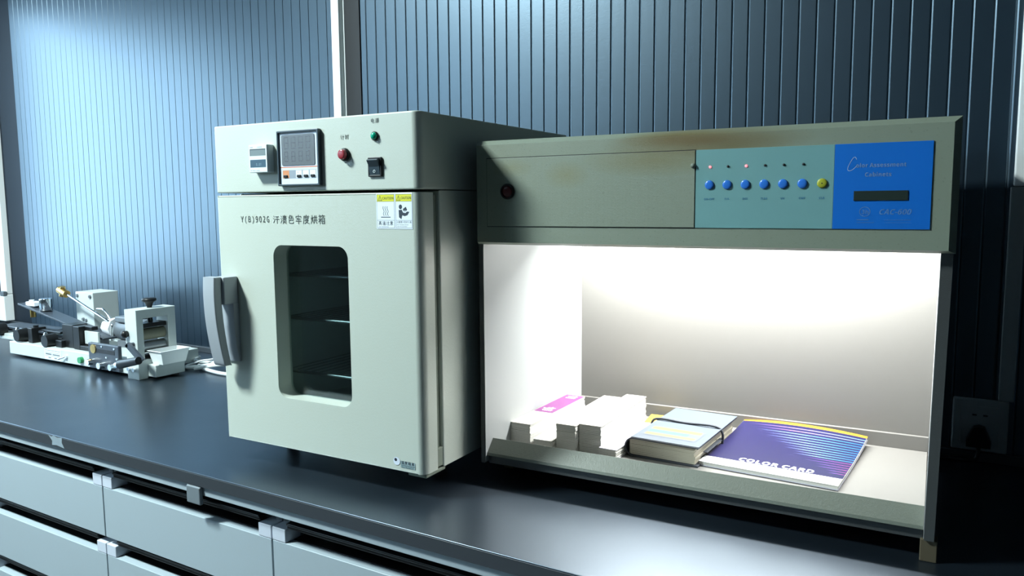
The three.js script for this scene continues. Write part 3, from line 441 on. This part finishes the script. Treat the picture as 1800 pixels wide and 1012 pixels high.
{ // thick notebook with a strap
  const t = booth('notebook', 'thick grey-blue ring notebook with dark elastic strap', 'notebook', 0.287, FL, -0.272, -0.062);
  const w = 0.136, l = 0.228, h = 0.0345, s = new THREE.Shape(), a = h / 2, k = 0.0028;
  s.moveTo(w / 2, h); s.lineTo(-w / 2 + a, h); s.absarc(-w / 2 + a, a, a, Math.PI / 2, Math.PI * 1.5); s.lineTo(w / 2, 0); s.lineTo(w / 2, k); s.lineTo(-w / 2 + a, k); s.absarc(-w / 2 + a, a, a - k, Math.PI * 1.5, Math.PI / 2, true); s.lineTo(w / 2, h - k); s.lineTo(w / 2, h);
  obj('cover', extrudeZ(s, -l / 2, l / 2, 0.0006), M.binding, t);
  obj('cover_board', box(-w / 2 + 0.012, w / 2 + 0.001, h + 0.0001, h + 0.0013, -l / 2 + 0.001, l / 2 - 0.001, 0.0005), M.leather, t);
  const pages = []; for (let i = 0; i < 9; i++) pages.push(box(-w / 2 + 0.009, w / 2 - 0.006 - 0.003 * rnd(), 0.0035 + i * 0.0031, 0.0035 + i * 0.0031 + 0.0028, -l / 2 + 0.006, l / 2 - 0.003 - 0.0012 * rnd(), 0));
  obj('pages', pages, M.pageEdge, t);
  const lab = new THREE.PlaneGeometry(0.1, 0.062).rotateX(-Math.PI / 2).translate(0.004, h + 0.0016, 0.058); lab.userData.keepUV = true;
  obj('cover_label', lab, printed(canvasTexture(256, 160, (g) => { g.fillStyle = '#545c64'; g.fillRect(0, 0, 256, 160); g.fillStyle = '#747045'; g.fillRect(8, 10, 236, 44); g.fillStyle = '#48686c'; g.fillRect(8, 62, 190, 40); g.fillStyle = '#747048'; g.fillRect(8, 110, 236, 36); })), t);
  obj('strap', tube([[-w / 2 - 0.001, a, -0.012], [-w / 2 + 0.006, h + 0.001, -0.012], [0, h + 0.003, -0.012], [w / 2 - 0.004, h + 0.0028, -0.012], [w / 2 + 0.003, h - 0.006, -0.012], [w / 2 + 0.003, 0.008, -0.012]], 0.0022, 60), M.binding, t);
  obj('tab', [box(w / 2 - 0.004, w / 2 + 0.005, 0.007, 0.0082, 0.02, 0.1, 0.0003), box(w / 2 - 0.004, w / 2 + 0.004, 0.016, 0.0172, -0.02, 0.075, 0.0003)], M.binding, t);
}
{ // colour card folder, arched at the back edge where it rests on the tray lip
  const t = booth('color_card', 'blue and purple printed card folder with orange back edge and diagonal stripes', 'folder', 0.4685, FL, -0.289, -0.085);
  const w = 0.226, l = 0.262, N = 24;
  const lift = (x, v) => 0.0005 + 0.011 * Math.pow(v, 3) + 0.006 * Math.pow(v, 4) * (1 - Math.pow(2 * x / w, 2));   // v: 0 front, 1 back
  const slab = (y0, y1, x0, x1, z0, z1) => {
    const g = new THREE.BoxGeometry(1, 1, 1, N, 1, N), p = g.attributes.position;
    for (let i = 0; i < p.count; i++) { const x = x0 + (p.getX(i) + 0.5) * (x1 - x0), z = z0 + (p.getZ(i) + 0.5) * (z1 - z0); p.setXYZ(i, x, lift(x, Math.min(1, Math.max(0, 0.5 - z / l))) + (p.getY(i) < 0 ? y0 : y1), z); }
    g.computeVertexNormals(); return g;
  };
  obj('pages', slab(0.0012, 0.0062, -w / 2 + 0.001, w / 2 - 0.001, -l / 2 + 0.001, l / 2 - 0.001), M.paper, t);
  obj('back_cover', slab(0, 0.0011, -w / 2, w / 2, -l / 2 - 0.003, l / 2), M.lavender, t);
  obj('front_cover', slab(0.0063, 0.0074, -w / 2, w / 2, -l / 2 + 0.009, l / 2), M.paper, t);
  obj('orange_edge', slab(0.0063, 0.0072, -w / 2, w / 2, -l / 2 - 0.003, -l / 2 + 0.0088), std(lin(0.38, 0.17, 0.008), 0.5), t);
  const g = new THREE.PlaneGeometry(1, 1, N, N).rotateX(-Math.PI / 2), p = g.attributes.position;
  for (let i = 0; i < p.count; i++) { const x = p.getX(i) * (w - 0.0006), z = p.getZ(i) * (l - 0.0095) + 0.0045; p.setXYZ(i, x, lift(x, 0.5 - z / l) + 0.0077, z); }
  g.computeVertexNormals(); g.userData.keepUV = true;
  obj('cover_print', g, printed(canvasTexture(1024, 1024, (c, cw, chh) => {
    const q = c.createLinearGradient(0, 0, cw, 0); q.addColorStop(0, '#1d1b42'); q.addColorStop(0.5, '#17163f'); q.addColorStop(1, '#15173e'); c.fillStyle = q; c.fillRect(0, 0, cw, chh);
    for (let i = 0; i < 17; i++) { const y = 40 + i * 47, x0 = 60 + i * 52 + (i % 2) * 30; if (x0 > 960) continue; const s = c.createLinearGradient(x0, 0, cw, 0), col = i < 2 ? ['rgba(150,90,170,0)', '#7c6090', '#5578a0'] : i < 11 ? ['rgba(150,170,220,0)', '#5f86aa', '#1a5c98'] : ['rgba(120,60,160,0)', '#5c3c82', '#84306a']; s.addColorStop(0, col[0]); s.addColorStop(0.4, col[1]); s.addColorStop(1, col[2]); c.fillStyle = s; c.fillRect(x0, y, cw - x0, i < 11 ? 13 : 8); }
    c.fillStyle = '#eef0f4'; c.fillRect(0, 885, cw, 140); c.font = 'bold 92px sans-serif'; c.fillText('COLOR CARD', 250, 868, 640); c.fillStyle = '#6a6a80'; c.fillRect(250, 962, 420, 7); c.fillStyle = '#eef0f4'; c.font = '30px sans-serif';
  }), { roughness: 0.35 }), t);
}

// ---------------------------------------------------------------- rubbing tester at the far left
{
  const BX = -1.85, BZ = 0.27;
  const t = thing('rubbing_tester', 'pale grey rubbing fastness tester with black clamps and roller gantry', 'tester', [BX + 0.0155, BY, BZ - 0.004]);
  const add = (name, geoms, m, parent = t) => obj(name, (Array.isArray(geoms) ? geoms : [geoms]).map((g) => g.translate(-BX, 0, -BZ)), m, parent);
  add('base', [box(-2.2, -1.5435, 0.0085, 0.048, 0.14, 0.36, 0.002), box(-2.36, -2.2005, 0.058, 0.066, 0.2, 0.34, 0.001), box(-2.36, -2.18, 0.0485, 0.0578, 0.2, 0.345, 0.001)], M.machine);
  for (const [x, z] of [[-2.15, 0.33], [-2.15, 0.17], [-1.62, 0.17], [-1.6, 0.33]]) add('foot', rod([x, 0.0003, z], [x, 0.0085, z], 0.013), M.rubber);
  const gate = poly([[-0.25, 0.004], [-0.25, 0.195], [-0.372, 0.195], [-0.372, 0.0005], [-0.345, 0.0005], [-0.345, 0.004]]), ho = poly([[-0.275, 0.055], [-0.275, 0.170], [-0.351, 0.170], [-0.351, 0.055]]); gate.holes.push(ho);
  const gt = add('gantry', [extrudeX(gate, -1.543, -1.49, 0.0015)], M.machine);
  add('upper_roller', rod([-1.515, 0.122, 0.276], [-1.515, 0.122, 0.35], 0.0165), M.roller, gt);
  add('lower_roller', rod([-1.515, 0.086, 0.276], [-1.515, 0.086, 0.35], 0.0165), M.steel, gt);
  add('press_block', [box(-1.535, -1.497, 0.142, 0.154, 0.2755, 0.3505, 0.001)], M.black, gt); add('press_screw', rod([-1.515, 0.1545, 0.313], [-1.515, 0.20, 0.313], 0.007), M.black, gt); add('drip_plate', box(-1.53, -1.5, 0.057, 0.065, 0.2755, 0.3505), M.black, gt);
  add('press_knob', lathe([[0.0001, 0.0235], [0.012, 0.0235], [0.019, 0.021], [0.0195, 0.015], [0.013, 0.011], [0.009, 0.004], [0.009, 0]]).translate(-1.515, 0.2, 0.313), M.black, gt);
  for (const x of [-1.533, -1.509]) add('bolt', [rod([x, 0.028, 0.372], [x, 0.028, 0.378], 0.0065, 0.0055, 12)], M.chrome, gt);
  add('end_block', box(-1.4895, -1.455, 0.006, 0.041, 0.252, 0.345, 0.003), M.machine);
  add('end_foot', rod([-1.472, 0.0003, 0.275], [-1.472, 0.006, 0.275], 0.011), M.rubber);
  // drive box behind, motor, white cap
  const db = add('drive_box', [box(-2.085, -1.985, 0.0485, 0.2, 0.113, 0.2, 0.002)], M.machine);
  for (const [x, y] of [[-2.073, 0.187], [-1.999, 0.187], [-2.045, 0.11], [-2.03, 0.107]]) add('bolt', rod([x, y, 0.2], [x, y, 0.205], 0.006, 0.005, 10), M.motorGrey, db);
  add('motor', [rod([-1.8, 0.1, 0.215], [-1.67, 0.1, 0.215], 0.036), rod([-1.806, 0.1, 0.215], [-1.8, 0.1, 0.215], 0.03), box(-1.79, -1.70, 0.125, 0.143, 0.18, 0.25, 0.004), box(-1.79, -1.69, 0.0485, 0.068, 0.185, 0.245)], M.motorGrey);
  add('motor_cap', [rod([-1.862, 0.103, 0.23], [-1.806, 0.103, 0.23], 0.024, 0.034, 8)], M.whitePlastic);
  // lever plate with weight
  const a = -0.165, arm = add('lever_arm', [box(-0.245, 0.245, -0.003, 0.003, -0.026, 0.026, 0.001).rotateZ(a).translate(-2.036, 0.1165, 0.262)], M.slate);
  add('weight', lathe([[0.0001, 0.04], [0.017, 0.04], [0.0195, 0.038], [0.0195, 0.001], [0.0001, 0]]).translate(-2.152, 0.1395, 0.262), M.chrome, arm);
  add('stop_block', [box(-2.25, -2.196, 0.151, 0.165, 0.245, 0.277, 0.002), rod([-2.238, 0.16, 0.262], [-2.238, 0.17, 0.262], 0.008)], M.whitePlastic, arm);
  add('pin', rod([-2.235, 0.112, 0.262], [-2.235, 0.146, 0.262], 0.009), M.brass, arm);
  add('pivot_post', [box(-1.83, -1.80, 0.0485, 0.074, 0.265, 0.305)], M.motorGrey);
  const rodP = add('guide_rod', [tube([[-2.06, 0.2035, 0.25], [-1.94, 0.163, 0.25], [-1.815, 0.121, 0.25], [-1.803, 0.113, 0.25], [-1.805, 0.095, 0.25], [-1.806, 0.066, 0.25]], 0.0042), tube([[-1.905, 0.157, 0.235], [-1.872, 0.157, 0.235], [-1.852, 0.143, 0.235], [-1.828, 0.118, 0.235]], 0.0035)], M.chrome);
  add('rod_end', [rod([-2.085, 0.211, 0.25], [-2.045, 0.198, 0.25], 0.012), rod([-2.075, 0.19, 0.25], [-2.065, 0.222, 0.25], 0.008)], M.brass, rodP);
  // clamps
  add('sample_bed', [box(-2.34, -2.06, 0.078, 0.086, 0.255, 0.325, 0.002), box(-2.3, -2.1, 0.0662, 0.078, 0.27, 0.31)], M.slate);
  for (const [x, y] of [[-2.285, 0.078], [-2.150, 0.07], [-1.985, 0.066]]) { const k = add('clamp_knob', [rod([x, y, 0.33], [x, y, 0.362], 0.022, 0.019), rod([x, y, 0.31], [x, y, 0.33], 0.008)], M.black); add('knob_tip', rod([x - 0.008, y + 0.017, 0.352], [x - 0.008, y + 0.026, 0.352], 0.007, 0.004), M.chrome, k); }
  add('clamp', [box(-2.112, -2.087, 0.0485, 0.096, 0.3, 0.345, 0.002), box(-2.09, -1.97, 0.083, 0.09, 0.29, 0.32, 0.002), rod([-2.1, 0.096, 0.325], [-2.1, 0.103, 0.325], 0.008)], M.black);
  add('clamp', [box(-1.955, -1.92, 0.0485, 0.07, 0.29, 0.345, 0.002), box(-1.935, -1.876, 0.0485, 0.12, 0.285, 0.332, 0.002), box(-2.087, -1.955, 0.058, 0.072, 0.285, 0.325, 0.002)], M.black);
  add('clamp', [box(-1.866, -1.832, 0.0485, 0.119, 0.30, 0.338, 0.002), box(-1.832, -1.752, 0.0485, 0.0625, 0.30, 0.338, 0.002), box(-1.832, -1.795, 0.108, 0.119, 0.30, 0.32, 0.002)], M.black);
  add('clamp_plate', [box(-1.828, -1.758, 0.066, 0.106, 0.318, 0.324, 0.001)], M.machine);
  add('slide_cover', [box(-2.1, -1.76, 0.0483, 0.0505, 0.2, 0.3, 0.0005)], M.chrome);
  // front fittings
  add('rating_plate', (() => { const g = sheet(-1.991, -1.898, 0.0105, 0.0455, 0.3606); return [g]; })(), printed(canvasTexture(256, 128, (g) => { g.fillStyle = '#cfdcde'; g.fillRect(0, 0, 256, 128); g.fillStyle = '#4b565e'; g.fillRect(12, 20, 232, 4); g.fillRect(12, 44, 232, 3); g.fillRect(20, 58, 90, 14); g.fillRect(126, 60, 110, 12); g.fillRect(12, 84, 232, 3); g.fillRect(60, 100, 40, 10); g.fillRect(150, 100, 40, 10); })));
  add('toggle_switch', [rod([-1.868, 0.029, 0.36], [-1.868, 0.029, 0.366], 0.006, 0.006, 10), rod([-1.868, 0.029, 0.364], [-1.895, 0.02, 0.372], 0.0022)], M.chrome);
  add('start_button', [rod([-1.786, 0.027, 0.36], [-1.786, 0.027, 0.37], 0.0095)], std(lin(0.01, 0.22, 0.07), 0.3));
  const dial = add('dial_housing', [box(-1.73, -1.582, 0.012, 0.087, 0.3602, 0.372, 0.003)], M.slate);
  add('dial', [rod([-1.703, 0.07, 0.372], [-1.703, 0.07, 0.3745], 0.013)], M.brass, dial);
  add('slot', [box(-1.69, -1.6, 0.06, 0.072, 0.3721, 0.3728, 0.0002)], M.hole, dial);
  for (const [x, y] of [[-1.71, 0.032], [-1.655, 0.027], [-1.6, 0.028]]) add('knob', [rod([x, y, 0.372], [x, y, 0.39], 0.0105, 0.009)], M.chrome, dial);
  for (const [x, y] of [[-1.66, 0.08], [-1.6, 0.078], [-1.64, 0.05], [-1.59, 0.05]]) add('bolt', rod([x, y, 0.372], [x, y, 0.3742], 0.0035, 0.003, 8), M.chrome, dial);
  const cr = add('crank', [hexa([[-1.453, 0.058, 0.394], [-1.435, 0.068, 0.394], [-1.435, 0.068, 0.387], [-1.453, 0.058, 0.387], [-1.513, 0.098, 0.394], [-1.499, 0.109, 0.394], [-1.499, 0.109, 0.387], [-1.513, 0.098, 0.387]]), rod([-1.506, 0.1, 0.373], [-1.506, 0.1, 0.394], 0.006)], M.slate);
  add('crank_handle', [rod([-1.528, 0.047, 0.402], [-1.441, 0.066, 0.402], 0.0125, 0.0105)], M.black, cr);
  add('crank_nut', [rod([-1.546, 0.043, 0.402], [-1.528, 0.047, 0.402], 0.009, 0.01, 6)], M.chrome, cr);
  add('side_knob', [lathe([[0.0001, 0.018], [0.008, 0.018], [0.01, 0.008], [0.006, 0]], 12).translate(-1.532, 0.118, 0.381), rod([-1.532, 0.125, 0.372], [-1.532, 0.125, 0.381], 0.006)], M.black);
  // the small white tub standing on the end block
  const tub = thing('plastic_tub', 'small white plastic tub standing on the end block of the tester', 'tub', [-1.4445, BY + 0.0415, 0.293]);
  const ringAt = (hx, hz, y) => [[-hx, y, hz], [hx, y, hz], [hx, y, -hz], [-hx, y, -hz]];
  const wall = (lo, hi) => { const p = []; for (let i = 0; i < 4; i++) { const j = (i + 1) % 4; for (const v of [lo[i], lo[j], hi[j], lo[i], hi[j], hi[i]]) p.push(...v); } const g = new THREE.BufferGeometry(); g.setAttribute('position', new THREE.Float32BufferAttribute(p, 3)); g.computeVertexNormals(); return g; };
  obj('tub_body', [wall(ringAt(0.022, 0.036, 0), ringAt(0.029, 0.045, 0.038)), wall(ringAt(0.0275, 0.0435, 0.038), ringAt(0.0208, 0.0348, 0.0012)), box(-0.0218, 0.0218, 0.0001, 0.0012, -0.0358, 0.0358, 0)], M.tub, tub);
  obj('tub_rim', [box(-0.032, 0.032, 0.0368, 0.0385, 0.0436, 0.048, 0.0006), box(-0.032, 0.032, 0.0368, 0.0385, -0.048, -0.0436, 0.0006), box(-0.032, -0.0276, 0.0368, 0.0385, -0.0436, 0.0436, 0.0006), box(0.0276, 0.032, 0.0368, 0.0385, -0.0436, 0.0436, 0.0006)], M.whitePlastic, tub);
}
{ // bundled white flex between the tester and the oven
  const t = thing('power_cable', 'bundled white power cord lying on the worktop left of the oven', 'cord', [-1.482, BY, 0.168]);
  const L = (pts, r = 0.0052) => tube(pts.map(([x, y, z]) => [x + 1.5, y, z - 0.17]), r, 80);
  obj('flex', [
    L([[-1.532, 0.006, 0.165], [-1.525, 0.006, 0.19], [-1.50, 0.007, 0.215], [-1.46, 0.012, 0.2], [-1.43, 0.016, 0.165], [-1.42, 0.013, 0.13], [-1.36, 0.008, 0.12], [-1.1, 0.006, 0.1], [-0.7, 0.006, 0.09]]),
    L([[-1.62, 0.022, 0.118], [-1.575, 0.012, 0.122], [-1.525, 0.007, 0.15], [-1.49, 0.007, 0.18], [-1.44, 0.007, 0.2], [-1.39, 0.006, 0.21], [-1.33, 0.006, 0.215], [-1.1, 0.006, 0.17], [-0.7, 0.006, 0.12]]),
    L([[-1.60, 0.006, 0.112], [-1.565, 0.016, 0.122], [-1.52, 0.017, 0.17], [-1.46, 0.016, 0.16], [-1.41, 0.02, 0.145], [-1.35, 0.007, 0.16], [-1.15, 0.006, 0.14], [-0.7, 0.006, 0.105]]),
    L([[-1.47, 0.006, 0.21], [-1.41, 0.017, 0.19], [-1.37, 0.021, 0.175], [-1.31, 0.012, 0.185], [-1.1, 0.006, 0.2], [-0.7, 0.006, 0.135]])], M.cord, t);
  obj('wire_tie', [L([[-1.48, 0.02, 0.205], [-1.47, 0.0255, 0.185], [-1.455, 0.027, 0.165], [-1.44, 0.03, 0.14], [-1.42, 0.045, 0.13], [-1.40, 0.05, 0.12]], 0.0022)], M.whitePlastic, t);
}
{ // wall socket and plug at the right
  const t = thing('wall_socket', 'white wall socket in the dark corner right of the booth', 'socket', [0.512, BY + 0.02, 0]);
  obj('plate', box(-0.044, 0.044, 0, 0.096, 0.0003, 0.012, 0.003), M.socket, t);
  obj('socket_face', box(-0.03, 0.03, 0.012, 0.084, 0.0121, 0.0135, 0.001), M.socket, t);
  obj('slot', [box(-0.012, -0.005, 0.066, 0.069, 0.0136, 0.0139, 0), box(0.005, 0.012, 0.066, 0.069, 0.0136, 0.0139, 0)], M.hole, t);
  const p = thing('power_plug', 'black plug with cable in the wall socket', 'plug', [0.512, BY + 0.032, 0.0141]);
  obj('plug_body', extrudeZ(poly([[-0.019, 0], [-0.0195, 0.012], [-0.009, 0.036], [0, 0.039], [0.009, 0.036], [0.0195, 0.012], [0.019, 0]]), 0, 0.022, 0.002), M.black, p);
  obj('cable', tube([[0, 0.002, 0.011], [0, -0.012, 0.011], [-0.005, -0.024, 0.012], [-0.05, -0.0275, 0.014], [-0.12, -0.0275, 0.03]], 0.0038), M.black, p);
}
renderer.render(scene, camera);
